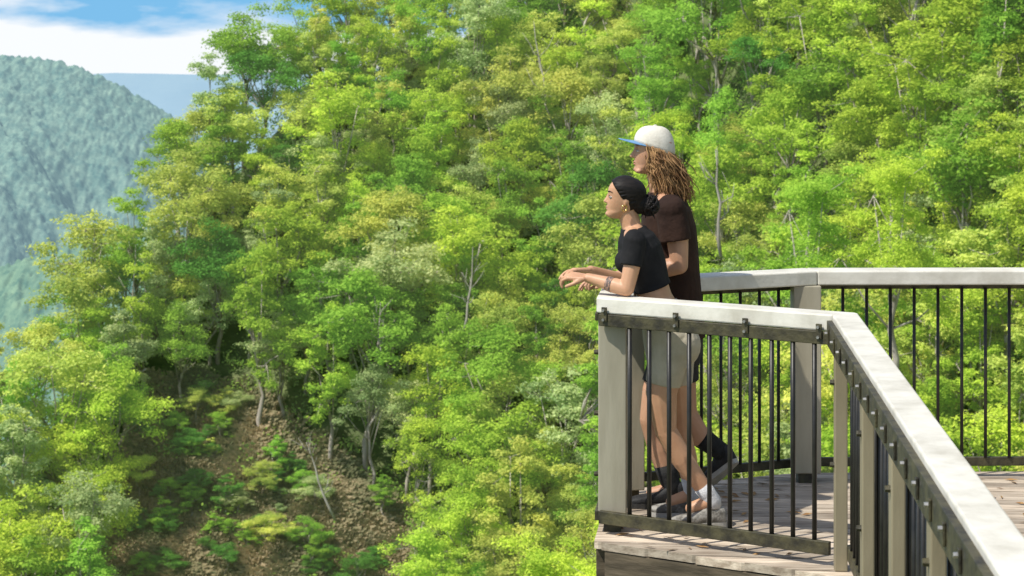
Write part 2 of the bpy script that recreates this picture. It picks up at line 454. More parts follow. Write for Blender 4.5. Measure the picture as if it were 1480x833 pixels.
def band(py):
    return 'near the hilltop' if py < 130 else 'on the upper hillside' if py < 290 else 'halfway up the hillside' if py < 450 else 'on the lower hillside' if py < 620 else 'at the hillside foot'
def side(px): return 'left of the gully' if px < 190 else 'above the gully' if px < 620 else 'left of the couple' if px < 850 else 'behind the couple' if px < 1010 else 'right of the couple'
def gband(py): return 'high in the dry gully' if py < 660 else 'midway down the dry gully' if py < 760 else 'low in the dry gully'
ORD = ['first', 'second', 'third', 'fourth', 'fifth', 'sixth', 'seventh', 'eighth', 'ninth', 'tenth', 'eleventh', 'twelfth', 'thirteenth', 'fourteenth', 'fifteenth', 'sixteenth', 'seventeenth', 'eighteenth', 'nineteenth', 'twentieth']
KIND = {'open': 'open-crowned tree', 'dense': 'bushy tree', 'tall': 'slender tree'}
for t in trees:
    src = random.choice([p for p in (NEAR if t['near'] else FAR) if t['style'] in (None, p[1])]); t['src'] = src[0]; t['kind'] = t['noun'] or KIND[src[1]]
    t['key'] = (t['col'], t['kind'], gband(t['py']) if t['noun'] else band(t['py']), 'among brown grass' if t['noun'] else side(t['px']))
buckets = {}
for t in trees: buckets.setdefault(t['key'], []).append(t)
for k, b in buckets.items():
    b.sort(key=lambda q: q['px'])
    for i, t in enumerate(b):
        t['label'] = f"{k[0]} {k[1]} {k[2]} {k[3]}" + (f", {ORD[min(i,19)]} from left" if len(b) > 1 else '')
for t in trees:
    x = (t['px']-CX)/F*t['d']; d = t['d']
    root = empty(t['name'], (x, d, T(x, d)-.4)); s = t['h']/15
    if t['near'] and abs(T(x, d)+t['h']*.72-(CZ-(t['py']-YH)/F*d)) > 3:
        root.location.z = CZ-(t['py']-YH)/F*d-t['h']*.72
    wd_ = 1.6 if t['noun'] else 1.06
    root.scale = (s*wd_*random.uniform(.88, 1.18), s*wd_*random.uniform(.88, 1.18), s); root.rotation_euler = (0, 0, random.uniform(0, 6.28))
    tag(root, t['label'], 'bush' if t['noun'] else 'tree', 'bushes in the dry gully' if t['noun'] else 'trees covering the hillside')
    for nm, me in (('trunk', t['src'][0]), ('crown', t['src'][1])):
        o = bpy.data.objects.new(nm, me); COL.objects.link(o); o.parent = root
        if nm == 'crown':
            c = COLS[t['col']]; j = random.uniform(.82, 1.14); o.color = (min(.8, c[0]*j*random.uniform(.9, 1.06)), min(.8, c[1]*j), c[2]*j, 1)

# bare pale trees
def dead_tree(px, py_base, d, hgt, lean, label, seed):
    R_ = random.Random(seed); b = P(px, py_base, d); g = Geo()
    pts = [b+Vector((lean*hgt*k/6+R_.gauss(0, .1), R_.gauss(0, .1), hgt*k/6)) for k in range(7)]
    g.tube(pts, [.13, .12, .105, .09, .07, .05, .02], 8)
    br = Geo()
    for k in range(7):
        i = R_.randint(2, 5); p = pts[i]; a = R_.uniform(0, 6.28); L = R_.uniform(.12, .3)*hgt
        e = p+Vector((math.cos(a)*L*.6, math.sin(a)*L*.4, L*.8)); m_ = p.lerp(e, .5)+Vector((R_.gauss(0, .2), 0, -.2))
        br.tube([p, m_, e], [.045, .032, .012], 6)
        br.tube([m_, m_+Vector((R_.gauss(0, .8), 0, R_.uniform(.6, 1.6)))], [.025, .01], 5)
    r = empty('dead_tree', b); tag(r, label, 'dead tree')
    g.obj('trunk', MAT['deadwood'], r, True); br.obj('branch', MAT['deadwood'], r, True)
dead_tree(482, 752, 186, 7, -.35, 'pale leaning dead tree standing alone in the dry gully', 1)
dead_tree(545, 560, 196, 8, .05, 'pale bare tree with forked top beside the upper gully edge', 2)
dead_tree(1042, 372, 135, 7, -.06, 'pale bare trunk just right of the man, above the handrail', 3)
dead_tree(795, 190, 225, 12, -.15, 'tall pale bare trunk high up left of the white cap', 4)
dead_tree(672, 480, 195, 8, .1, 'thin pale bare tree left of the clasped hands', 5)
dead_tree(192, 500, 205, 10, .03, 'thin pale bare trunk at the left above the gully', 6)

# undergrowth (stuff) and dry grass (stuff)
cl = []
for i in range(3600):
    px = random.uniform(-60, 1540); py = random.uniform(0, 900)
    d = ray(px, py, .3, 62, 330, 3.)
    if d is None: continue
    if inpoly(px, py, GULLY) and (random.random() < .6 or noise.noise(Vector((px*.012, py*.012, 5))) < .02): continue
    x = (px-CX)/F*d
    c = Vector((x+random.gauss(0, .6), d+random.gauss(0, .8), 0)); c.z = T(c.x, c.y)+rough_(c.x, c.y)+random.uniform(.3, 1.4)
    cl.append((c, random.uniform(.7, 1.7), random.uniform(.1, .9)))
for i in range(260):      # shrubs along the crest so no bare ground shows on the skyline
    x = random.uniform(-45, 12); y = random.uniform(232, 252)
    cl.append((Vector((x, y, T(x, y)+rough_(x, y)+random.uniform(.6, 2.2))), random.uniform(1., 2.), random.uniform(.2, .9)))
me = leafmesh('undergrowth', cl, 32, .36, .18, 55, .5, .8); me.materials.append(MAT['under'])
tag(link('undergrowth', me, None), 'dense shrubs and creepers carpeting the hillside between the trees', 'undergrowth', kind='stuff')
V = []; Fc = []; TT = []
for i in range(4600):
    px = random.uniform(130, 620); py = random.uniform(545, 880)
    if not inpoly(px, py, GULLY): continue
    d = ray(px, py, 0, 120, 330, 2.)
    if d is None: continue
    x0 = (px-CX)/F*d; tt = .5+.8*noise.noise(Vector((px*.02, py*.02, 9))); lean = random.uniform(-.5, .5)
    for k in range(36):
        x = x0+random.gauss(0, .38); y = d+random.gauss(0, .45); z = T(x, y)+rough_(x, y)-.08
        L = random.uniform(.7, 1.7); w = random.uniform(.018, .034); a = random.uniform(-.6, .6); sx_ = lean+random.gauss(0, .28)
        b = len(V); ex = math.cos(a)*w; ey = math.sin(a)*w
        V += [(x-ex, y-ey, z), (x+ex, y+ey, z), (x+sx_*L*.35+ex*.7, y-L*.18+ey, z+L*.55), (x+sx_*L*.8, y-L*.5, z+L*.62)]
        Fc.append((b, b+1, b+2, b+3)); TT.append(min(1, max(0, tt+random.gauss(0, .22))))
g = Geo(); g.v = V; g.f = Fc; g.t = TT
tag(link('dry_grass', g.mesh('dry_grass'), MAT['straw']), 'dry brown grass covering the steep bare gully', 'dry grass', kind='stuff')

# ------------------------------------------------------------------ platform
OUT = [Vector(p) for p in ((4.6, 10.78), (1.52, 10.73), (.47, 10.28), (.386, 9.49), (1.37, 8.88), (1.02, 3.8))]
def offset(pl, dist):     # positive = inwards (left of travel); dist may be one number or one per segment
    m = len(pl)-1; ds = dist if isinstance(dist, (list, tuple)) else [dist]*m
    res = []
    L = []
    for i in range(m):
        a = (pl[i+1]-pl[i]).normalized(); n = Vector((-a.y, a.x)); L.append((pl[i]+n*ds[i], a, pl[i+1]+n*ds[i]))
    res.append(L[0][0])
    for i in range(1, m):
        p, a, _ = L[i-1]; q, b, _ = L[i]
        den = a.x*b.y-a.y*b.x; w = q-p
        res.append(p+a*((w.x*b.y-w.y*b.x)/den))
    res.append(L[-1][2])
    return res
INN = offset(OUT, [.165, .165, .165, .125, .115])
rail = empty('lookout_railing', (.47, 9.6, 0))
tag(rail, 'cream-topped timber and black rod railing around the lookout platform', 'railing')
zt, zb = 1.08, 1.008
for i in range(5):
    a, b, c, e = OUT[i], OUT[i+1], INN[i+1], INN[i]
    dr = (b-a).normalized()*.0012
    q = [a+dr, b-dr, c-dr, e+dr]
    g = Geo(); g.add([(p.x, p.y, zb) for p in q]+[(p.x, p.y, zt) for p in q], [(3, 2, 1, 0), (4, 5, 6, 7), (0, 1, 5, 4), (1, 2, 6, 5), (2, 3, 7, 6), (3, 0, 4, 7)])
    g.obj('handrail', MAT['cap'], rail, bevel=.007)
BAR = offset(OUT, [.004, .004, .004, .004, -.0125])     # line of steel bars
RODS = offset(OUT, [.02, .02, .02, .006, .07])
def v3(p, z): return Vector((p.x, p.y, z))
PL = offset(OUT, .095)
seg_spacing = [.122, .118, .115, .100, .115]
for i in range(5):
    a, b = BAR[i], BAR[i+1]; L = (b-a).length; dr = (b-a)/L; nrm = Vector((-dr.y, dr.x))
    up = Geo(); hh = .055 if i == 3 else .105 if i == 4 else .035
    e0 = .012 if i else 0
    e9 = -.004 if i == 3 else .012
    zc = zb-.002-hh/2 if i < 4 else zt-.022-hh/2
    up.box(v3(a+dr*(e0+(.012 if i == 4 else 0)), zc), v3(b-dr*e9, zc), .024, hh); up.obj('top_bar', MAT['steel'], rail, bevel=.003)
    a2, b2 = RODS[i], RODS[i+1]; L2 = (b2-a2).length; d2 = (b2-a2)/L2
    lo = Geo(); lo.box(v3((a if i < 4 else a2)+dr*e0, .078), v3((b if i < 4 else b2)-dr*e9, .078), .026, .058 if i >= 3 else .045); lo.obj('bottom_bar', MAT['steel'], rail, bevel=.003)
    s0 = .15 if i == 3 else .12 if i == 4 else .06
    e1 = .15 if i == 2 else .06
    n = max(2, int(round((L2-s0-e1)/seg_spacing[i])))
    for k in range(n+1):
        s = s0+(L2-s0-e1)*k/n
        if i == 0 and s < L2-2.2: continue
        p = a2+d2*s; g = Geo(); rr = .0105 if i == 3 else .0085
        g.tube([v3(p, .10), v3(p, zb-.045 if i == 3 else zb-.002 if i == 4 else zb-.03)], [rr, rr], 10); g.obj('baluster', MAT['black'], rail, True)
    # brackets that hold the bar to the handrail
    if i >= 3:
        ts = [.04, .36, .66, .965] if i == 3 else [k*.27/L+.03 for k in range(int(L/.27))]
        for t in ts:
            p = a+(b-a)*t-nrm*.017
            g = Geo(); w = .027 if i == 3 else .022; hb_ = .066 if i == 3 else .06
            g.box(v3(p-dr*w/2, zb-.002), v3(p+dr*w/2, zb-.002), .008, hb_)
            br = g.obj('bracket', MAT['steel'], rail, bevel=.002)
            q = p-nrm*.004
            for zz in ((.017, -.026) if i == 3 else (.012,)):
                g = Geo(); g.tube([v3(q, zb+zz), v3(q-nrm*.011, zb+zz)], [.008, .007], 6); g.obj('bolt', MAT['bolt'], br)
def post(p, w, ang, z0=.055, z1=zb-.001, foot=True, w2=None, mat='post'):
    d1 = Vector((math.cos(ang), math.sin(ang), 0)); g = Geo()
    g.box(v3(p, z0), v3(p, z1), w, w2 or w, up=d1); o = g.obj('post', MAT[mat], rail, bevel=.005)
    if foot:
        g = Geo(); g.box(v3(p, -.02), v3(p, z0+.002), w*.62, w*.62, up=d1); g.obj('post_foot', MAT['steel'], o)
    return o
pL = OUT[3]+Vector((.078, .075)); o = post(pL, .128, -.08, .05)
for zz in (.82, .54, .26):
    g = Geo(); q = v3(pL, zz)+Vector((-.064, -.01, 0)); g.tube([q, q+Vector((-.022, -.002, 0))], [.013, .011], 6); g.obj('bolt', MAT['steel'], o)
post(PL[2]+Vector((.02, -.02)), .12, .2)
post(PL[1]+Vector((-.04, -.03)), .14, .0)
post(Vector((3.35, PL[0].y-.02)), .13, 0)
dB = (OUT[5]-OUT[4]).normalized(); nB = Vector((-dB.y, dB.x))
for s in (.045, 1.20, 2.15, 3.1, 4.0):
    wv = .055 if s < .1 else .045
    o = post(OUT[4]+dB*s+nB*(.004+wv/2), wv, math.atan2(dB.y, dB.x), .0, zb-.038, False, .09 if s > .1 else .06, 'postdark')
    for zz in (.80, .45):
        g = Geo(); q = v3(OUT[4]+dB*(s+.01)+nB*.006, zz); g.tube([q, q-Vector((nB.x, nB.y, 0))*.02], [.013, .011], 6); g.obj('bolt', MAT['steel'], o)
# deck
def clip(poly, conv):
    for i in range(len(conv)):
        a, b = conv[i], conv[(i+1) % len(conv)]; res = []
        def sd(p): return (b.x-a.x)*(p.y-a.y)-(b.y-a.y)*(p.x-a.x)
        for k in range(len(poly)):
            p, q = poly[k], poly[(k+1) % len(poly)]; sp, sq = sd(p), sd(q)
            if sp >= 0: res.append(p)
            if (sp >= 0) != (sq >= 0): res.append(p+(q-p)*(sp/(sp-sq)))
        poly = res
        if len(poly) < 3: return []
    return poly
DK = offset(OUT, [-.1, -.1, .0, -.13, -.04])
polys = [[DK[1], DK[2], DK[3], DK[4]], [DK[4], DK[5], Vector((4.6, 3.8)), Vector((4.6, 10.9)), DK[1]]]
plat = empty('lookout_platform', (1.5, 9.5, -.3)); tag(plat, 'weathered grey timber boardwalk platform jutting out over the valley', 'platform')
g = Geo(); ang = math.radians(-7); u = Vector((math.cos(ang), math.sin(ang))); w = Vector((-u.y, u.x)); bw = .092; gap = .007
for pi_, pol in enumerate(polys):
    for k in range(-90, 130):
        c = Vector((1.5, 9))+w*(k*(bw+gap))
        q = clip([c-u*6, c+u*6, c+u*6+w*bw, c-u*6+w*bw], pol)
        if len(q) < 3: continue
        z = random.Random(k).uniform(-.002, .002); n = len(q)
        V = [(p.x, p.y, z) for p in q]+[(p.x, p.y, z-.035) for p in q]
        g.add(V, [tuple(range(n)), tuple(range(2*n-1, n-1, -1))]+[(i, n+i, n+(i+1) % n, (i+1) % n) for i in range(n)], random.Random(k*7+1).random())
me = g.mesh('deck'); link('deck', me, MAT['deck'], plat)
FA = offset(OUT, [-.07, -.07, .03, -.10, -.01])
for i in range(1, 5):
    a, b = FA[i], FA[i+1]; dr = (b-a).normalized()
    g = Geo(); g.box(v3(a+dr*.03, -.145), v3(b-dr*.03, -.145), .05, .21); g.obj('fascia', MAT['fascia'], plat, bevel=.004)
for k in range(7):
    g = Geo(); y = 4.4+k*.95; g.box((1.25+.05*k, y, -.12), (4.5, y, -.12), .06, .16); g.obj('joist', MAT['fascia'], plat)
for p in ((.455, 9.50), (1.35, 9.0), (.62, 10.25), (1.6, 10.6), (1.3, 6.5), (3.4, 10.5), (3.4, 6.5)):
    g = Geo(); g.box((p[0], p[1], -.25), (p[0], p[1], T(p[0], p[1])-.3), .13, .13, up=Vector((0, 1, 0))); g.obj('support_post', MAT['fascia'], plat)
V = Geo()
for i in range(150):
    for _ in range(20):
        x, y = random.uniform(.5, 2.9), random.uniform(8.9, 10.7)
        if clip([Vector((x, y)), Vector((x+.01, y)), Vector((x, y+.01))], polys[0]) or x > 1.7: break
    a = random.uniform(0, 6.28); L = random.uniform(.02, .045); w_ = L*.25
    dx, dy = math.cos(a)*L, math.sin(a)*L; ex, ey = -math.sin(a)*w_, math.cos(a)*w_; z = .005
    V.add([(x-dx, y-dy, z), (x+ex, y+ey, z+.006), (x+dx, y+dy, z+.002), (x-ex, y-ey, z)], [(0, 3, 2, 1)])
tag(V.obj('leaf_litter', MAT['litter']), 'small fallen brown leaves scattered over the deck boards', 'fallen leaves', kind='stuff')

# ------------------------------------------------------------------ people
HEADP = [  # z, front, back, half width   (unit: head height)
    (0.0, .30, .10, .09), (.03, .355, .02, .14), (.08, .375, -.03, .18), (.14, .368, -.08, .215), (.20, .375, -.17, .245), (.27, .385, -.27, .27), (.34, .39, -.34, .29),
    (.42, .388, -.40, .31), (.50, .382, -.43, .325), (.56, .395, -.445, .335), (.62, .405, -.45, .34), (.70, .40, -.445, .345), (.78, .37, -.415, .33), (.86, .31, -.355, .285), (.93, .215, -.25, .205), (.98, .10, -.12, .10), (1.0, .02, -.03, .02)]
class Head:
    def __init__(s, O, th, H, yaw=0):
        s.O = O; s.H = H
        s.fw = Vector((-math.cos(th)*math.cos(yaw), -math.cos(th)*math.sin(yaw), math.sin(th))); s.sd = Vector((math.sin(yaw), -math.cos(yaw), 0)); s.up = s.sd.cross(s.fw)
        if s.up.z < 0: s.up = -s.up
    def p(s, f, y, z): return s.O+(s.fw*f+s.sd*y+s.up*z)*s.H
    def ring(s, row, n=28, inf=0):
        z, ff, fb, w = row; c = .0
        if fb > -.1: c = (ff+fb)*.5
        out = []
        for k in range(n):
            t = 2*math.pi*k/n; ct, st = math.cos(t), math.sin(t)
            r = (ff-c) if ct > 0 else (c-fb)
            e = .88
            f = c+(r+inf)*math.copysign(abs(ct)**e, ct); y = (w+inf)*math.copysign(abs(st)**e, st)
            out.append((f, y, z))
        return out
    def body(s, G, male):
        G.loft([[s.p(*q) for q in s.ring(r)] for r in HEADP])
        A = (s.fw, s.sd, s.up); H = s.H
        def e(f, y, z, a, b, c): G.ell(s.p(f, y, z), (a*H, b*H, c*H), A)
        nl = .075 if male else .058
        for k in range(7):
            t = k/6; e(.378+nl*t**1.3, 0, .535-.165*t, .036+.012*t, .032+.022*t, .038)
        e(.398, .042, .358, .038, .028, .028); e(.398, -.042, .358, .038, .028, .028)
        e(.335, 0, .09, .072, .09, .06)                      # chin
        e(.378, 0, .25, .030, .08, .020); e(.370, 0, .198, .032, .07, .022)    # lips
        if male: e(.372, .13, .585, .036, .10, .028); e(.372, -.13, .585, .036, .10, .028)   # brow
        for y in (.33, -.33):
            e(-.035, y*.97, .46, .06, .028, .09); e(-.02, y*.95, .39, .038, .024, .045)
        if male: e(.29, .12, .06, .085, .085, .055); e(.29, -.12, .06, .085, .085, .055)
    def face(s, parent, hair_mat, male=False):
        A = (s.fw, s.sd, s.up); H = s.H; k = .6 if male else 1.; bw = .5 if male else 1.
        for y in (.17, -.17):
            g = Geo(); sg = 1 if y > 0 else -1
            g.ell(s.p(.328, y, .495), (.050*H, .052*H, .024*H), A); eo = g.obj('eye', MAT['eye'], parent, True)
            g = Geo(); g.ell(s.p(.360, y*1.03, .495), (.022*H, .026*H*k, .022*H), A); g.obj('iris', MAT['iris'], eo, True)
            g = Geo(); g.tube([s.p(.368, y-sg*.08, .505), s.p(.386, y, .524), s.p(.335, y+sg*.065, .508)], [.004*H*k, .007*H*k, .004*H*k], 6); g.obj('eyelid', MAT['iris'], parent, True)
            g = Geo(); g.tube([s.p(.402, y-sg*.10, .600), s.p(.385, y-sg*.02, .626), s.p(.315, y+sg*.085, .612)], [.008*H*bw, .012*H*bw, .005*H*bw], 6); g.obj('eyebrow', hair_mat, parent, True)
        g = Geo()
        g.ell(s.p(.388, 0, .250), (.028*H, .07*H, .015*H), A); g.ell(s.p(.380, 0, .205), (.030*H, .062*H, .019*H), A)
        g.obj('lips', MAT['lips'], parent, True)
def section(c, ang, a, b, n=24, e=.9):
    sd = Vector((math.cos(ang), 0, math.sin(ang))); res = []
    for k in range(n):
        t = 2*math.pi*k/n; ct, st = math.cos(t), math.sin(t)
        res.append(c+sd*(a*math.copysign(abs(ct)**e, ct))+Vector((0, 1, 0))*(b*math.copysign(abs(st)**e, st)))
    return res
def torso(G, S, pf, inf=0):
    rows = []
    cs = [pf(s[0], s[1], 0) for s in S]
    for i, s in enumerate(S):
        t = (cs[min(i+1, len(cs)-1)]-cs[max(i-1, 0)]).normalized()
        ang = math.atan2(-t.x, t.z)
        rows.append(section(cs[i], ang*.8, s[2]+inf, s[3]+inf))
    G.loft(rows)
def hand(G, w, fw, down, sc=1., curl=(.35, .55, .45), ts=1):
    fw = fw.normalized(); sd = fw.cross(down).normalized(); dn = sd.cross(fw).normalized()
    if dn.dot(down) < 0: dn = -dn
    for k in range(4):
        y = (k-1.5)
        kn = w+fw*(.088-.004*abs(y-.3))*sc+sd*y*.0205*sc-dn*(.004-.002*y*y)*sc
        G.cap(w+sd*y*.012*sc+fw*.008, kn, .0135*sc, .0115*sc, 8)
        L = (.056, .072, .078, .066)[k] if ts > 0 else (.066, .078, .072, .056)[k]
        a = 0; p = kn
        for j, (fr, cu) in enumerate(zip((.45, .32, .23), curl)):
            a += cu*(1+.12*k*ts)
            q = p+(fw*math.cos(a)+dn*math.sin(a)+sd*y*.05)*L*fr*sc*1.05
            G.cap(p, q, (.0088-.0006*j)*sc, (.0084-.0008*j)*sc, 8); p = q
    b = w+fw*.022*sc+sd*ts*.024*sc+dn*.006
    m1 = b+(fw*.72+sd*ts*.55+dn*.35).normalized()*.042*sc; m2 = m1+(fw*.9+sd*ts*.15+dn*.4).normalized()*.034*sc
    G.cap(b, m1, .0135*sc, .0105*sc, 8); G.cap(m1, m2, .0105*sc, .0085*sc, 8)
def shoe(parent, heel, fw, up, L, mu, ms, label=None, high=0):
    fw = fw.normalized(); sd = up.cross(fw).normalized(); up = fw.cross(sd).normalized()
    g = Geo(); rows = []
    for (s, w_, h) in ((0, .018, .06), (.04, .028, .078+high), (.14, .033, .088+high), (.27, .035, .088+high), (.38, .037, .078+high*.3), (.5, .041, .064), (.68, .046, .05), (.84, .043, .042), (.95, .03, .034), (1., .012, .026)):
        r = []
        for k in range(20):
            t = 2*math.pi*k/20; ct, st = math.cos(t), math.sin(t)
            r.append(heel+fw*s*L+sd*(w_*math.copysign(abs(ct)**.75, ct))+up*(.012+h*.5+h*.5*math.copysign(abs(st)**.75, st)))
        rows.append(r)
    g.loft(rows); o = g.remesh('shoe', mu, parent, .005, 2)
    g = Geo(); fp = []
    for k in range(32):
        t = 2*math.pi*k/32; s = .5-.515*math.cos(t); wv = (.034+.013*max(0, math.sin((s-.3)*2.6)))*abs(math.sin(t))**.6*(1 if math.sin(t) > 0 else -1)
        fp.append((s, wv))
    g.loft([[heel+fw*s*L+sd*w_*1.06+up*z for s, w_ in fp] for z in (0.001, .024)]); g.obj('sole', ms, o, False)
    g = Geo()
    for k in range(4):
        s = .42+k*.075; h = .085-.012*k
        g.tube([heel+fw*s*L+sd*.027+up*(h-.014), heel+fw*(s+.01)*L+up*(h+.002), heel+fw*s*L-sd*.027+up*(h-.014)], [.003]*3, 6)
    g.obj('laces', MAT['lace'] if mu is MAT['shoew'] else MAT['sole'], o)
    if label: o['label'] = label
    return o

# --- the woman
DW = 9.70
def W(px, py, dy=0): return P(px, py, DW+dy)
wz = P(1000, 752, DW); woman = empty('person', (wz.x, DW, 0))
tag(woman, 'woman with black hair bun, black crop top and khaki shorts leaning on railing', 'person')
WS = [(970, 530, .085, .13), (968, 508, .108, .165), (965, 482, .110, .166), (957, 455, .094, .145), (947, 430, .078, .122), (940, 408, .078, .118), (931, 382, .092, .132), (924, 358, .092, .145), (919, 343, .075, .14), (915, 332, .050, .085), (913, 326, .043, .05)]
hw = Head(W(899, 317), math.radians(7), .200)
B = Geo(); torso(B, WS, W)
B.cap(W(916, 338), hw.p(-.09, 0, .2), .048, .045)
hw.body(B, False)
near = [W(968, 508, -.085), W(956, 566, -.085), W(962, 622, -.08), W(986, 664, -.075), W(1030, 724, -.07)]
farl = [W(975, 508, .085), W(976, 565, .09), W(982, 620, .10), W(992, 662, .11), W(1001, 715, .12)]
for L_ in (near, farl): B.limb(L_, [.086, .074, .051, .051, .033])
B.ell(W(983, 500, -.075), (.083, .085, .10)); B.ell(W(985, 500, .075), (.083, .085, .10))
sN = W(917, 349, -.15); eN = W(906, 418, -.19); wN = W(850, 402, -.10)
sF = W(922, 349, .15); eF = W(914, 411, .18); wF = W(854, 391, .04)
for s, e, w_ in ((sN, eN, wN), (sF, eF, wF)):
    B.limb([s, s.lerp(e, .5)+Vector((.006, 0, 0)), e], [.046, .040, .034]); f1 = e.lerp(w_, .3); B.limb([e, f1, w_], [.034, .036, .023])
B.cap(W(914, 341, -.06), sN, .042, .042); B.cap(W(916, 341, .06), sF, .042, .042)
hand(B, wN+Vector((-.006, 0, 0)), Vector((-1, .45, .08)), Vector((-.1, .3, -1)), .98, (.35, .6, .5), 1)
hand(B, wF+Vector((-.006, 0, 0)), Vector((-1, -.35, .0)), Vector((-.1, -.3, -1)), .98, (.25, .45, .4), -1)
for L_ in (near, farl):
    B.cap(L_[-1], L_[-1]+Vector((-.10, 0, -.035)), .034, .028)
B.remesh('body', MAT['skin_w'], woman, .004, 3)
hw.face(woman, MAT['blackhair'])
# sleek hair swept from the hairline back to the bun
g = Geo(); bc = hw.p(-.58, .0, .40); rb = random.Random(4)
def surf_pt(t, z, inf):
    for i in range(len(HEADP)-1):
        if HEADP[i][0] <= z <= HEADP[i+1][0]:
            k = (z-HEADP[i][0])/(HEADP[i+1][0]-HEADP[i][0]); r = [HEADP[i][j]+(HEADP[i+1][j]-HEADP[i][j])*k for j in range(4)]; break
    else: r = list(HEADP[-1])
    ct, st = math.cos(t), math.sin(t)
    f = ((r[1]+inf) if ct > 0 else (-r[2]+inf))*math.copysign(abs(ct)**.88, ct); return (f, (r[3]+inf)*math.copysign(abs(st)**.88, st), z)
HL = [(0, .835), (.35, .825), (.7, .77), (1.0, .69), (1.2, .60), (1.38, .50), (1.62, .47), (1.85, .36), (2.2, .22), (2.7, .16), (3.15, .15)]
def hz(t):
    for i in range(len(HL)-1):
        if t <= HL[i+1][0]:
            k = (t-HL[i][0])/(HL[i+1][0]-HL[i][0]); return HL[i][1]+(HL[i+1][1]-HL[i][1])*k
    return .15
nt_ = 48; rows = []; inn = []
for j in range(12):
    row = []; row2 = []
    for k in range(nt_):
        t = 2*math.pi*k/nt_; tt = t if t <= math.pi else 2*math.pi-t
        z0 = hz(tt); z = z0+(1.0-z0)*(j/11)**.8; inf = .012+.026*min(1, j/3)
        f, y, zz = surf_pt(t, min(z, .999), inf); row.append(hw.p(f, y, zz+(.03*min(1, j/6))))
        f, y, zz = surf_pt(t, min(z, .999), -.05); row2.append(hw.p(f, y, zz-.03))
    rows.append(row); inn.append(row2)
V = [p for r in rows for p in r]; b2 = len(V); V += [p for r in inn for p in r]; Fc = []
for j in range(11):
    for k in range(nt_):
        k2 = (k+1) % nt_
        Fc.append((j*nt_+k, j*nt_+k2, (j+1)*nt_+k2, (j+1)*nt_+k)); Fc.append((b2+j*nt_+k2, b2+j*nt_+k, b2+(j+1)*nt_+k, b2+(j+1)*nt_+k2))
for k in range(nt_):
    k2 = (k+1) % nt_; Fc.append((k2, k, b2+k, b2+k2))
Fc.append(tuple(11*nt_+k for k in range(nt_))); Fc.append(tuple(b2+11*nt_+k for k in range(nt_-1, -1, -1)))
g.add(V, Fc)
for k in range(260):
    t = rb.uniform(0, math.pi)*rb.choice((-1, 1)); tt = abs(t); z0 = hz(tt)+.02; zs = z0+(rb.random()**1.4)*(.97-z0)*.85
    pts = []; tgt = math.pi if t > 0 else -math.pi
    for j in range(9):
        s = j/8; t2 = t+(tgt-t)*s*.93; z2 = zs+(.43-zs)*s+.14*math.sin(s*math.pi)*(1 if zs > .5 else .3)*(1 if tt < 1.8 else .3)
        q = surf_pt(t2, max(.16, min(.97, z2)), .034); pts.append(hw.p(q[0], q[1], q[2]+.010))
    g.tube(pts, [.0026]+[.0036]*7+[.0036], 5)
g.cap(hw.p(-.36, 0, .42), bc, .052, .036)
hr = g.remesh('hair', MAT['blackhair'], woman, .0034, 2)
g = Geo()
g.ell(bc, (.040, .042, .042))
for k in range(44):
    ax = Vector((rb.gauss(0, 1), rb.gauss(0, 1), rb.gauss(0, 1))).normalized(); e1 = ax.orthogonal().normalized(); e2 = ax.cross(e1); a0 = rb.uniform(0, 6.28); rr = rb.uniform(.86, 1.05)*.045; pts = []
    for j in range(12):
        a = a0+j*.38; pts.append(bc+(e1*math.cos(a)+e2*math.sin(a))*rr+ax*.012)
    g.tube(pts, [.003]+[.0062]*10+[.002], 6)
for k in range(40):
    e = Vector((rb.gauss(.3, 1), rb.gauss(0, 1), rb.gauss(0, 1))).normalized(); q = bc+e*.046; g.tube([bc, q, q+e*.014+Vector((rb.gauss(0, .008), rb.gauss(0, .008), rb.gauss(0, .008)))], [.006, .003, .0008], 5)
g.obj('hair_bun', MAT['blackhair'], hr, True)
for y in (.345, -.345):
    g = Geo(); c = hw.p(.0, y, .285); n = 24
    g.tube([c+Vector((math.cos(2*math.pi*k/n)*.012, (.004 if y > 0 else -.004)*math.cos(2*math.pi*k/n), math.sin(2*math.pi*k/n)*.014)) for k in range(n+1)], [.0026]*(n+1), 6, caps=False); g.obj('earring', MAT['gold'], woman, True)
g = Geo()
WT = [(943.5, 416, .080, .122), (940, 408, .080, .120), (931, 382, .094, .134), (924, 358, .094, .147), (919, 343, .078, .142), (916, 334, .056, .098), (915, 329, .051, .060)]
torso(g, WT, W, .009)
for y, s, e in ((-1, sN, eN), (1, sF, eF)):
    m_ = s.lerp(e, .52); g.tube([s+Vector((.004, -y*.05, .012)), s, s.lerp(e, .3), m_], [.046, .055, .052, .051], 20); g.ell(s, (.054,)*3)
    g.ell(W(905, 378, y*.07), (.055, .064, .058))
g.remesh('crop_top', MAT['blacktop'], woman, .0055, 3)
g = Geo()
torso(g, [(970, 528, .10, .145), (968, 508, .109, .166), (965, 482, .111, .168), (958, 455, .096, .147), (952, 441, .086, .132)], W, .007)
for L_ in (near, farl):
    g.tube([L_[0]+Vector((0, 0, .03)), L_[0], L_[0].lerp(L_[1], .5), L_[0].lerp(L_[1], .82)], [.090, .093, .088, .082], 22)
g.ell(W(984, 499, -.075), (.089, .091, .105)); g.ell(W(986, 499, .075), (.089, .091, .105))
g.remesh('shorts', MAT['khaki'], woman, .0055, 3)
for L_ in (near, farl):
    a, b = L_[3], L_[4]; dr = (b-a).normalized()
    g = Geo(); g.tube([b-dr*.085, b-dr*.04, b, b+Vector((0, 0, -.03))], [.043, .040, .040, .042], 18); g.obj('sock', MAT['sockw'], woman, True)
shoe(woman, Vector((near[-1].x+.062, near[-1].y, .0)), Vector((-1, -.10, 0)), Z, .265, MAT['shoew'], MAT['sole'])
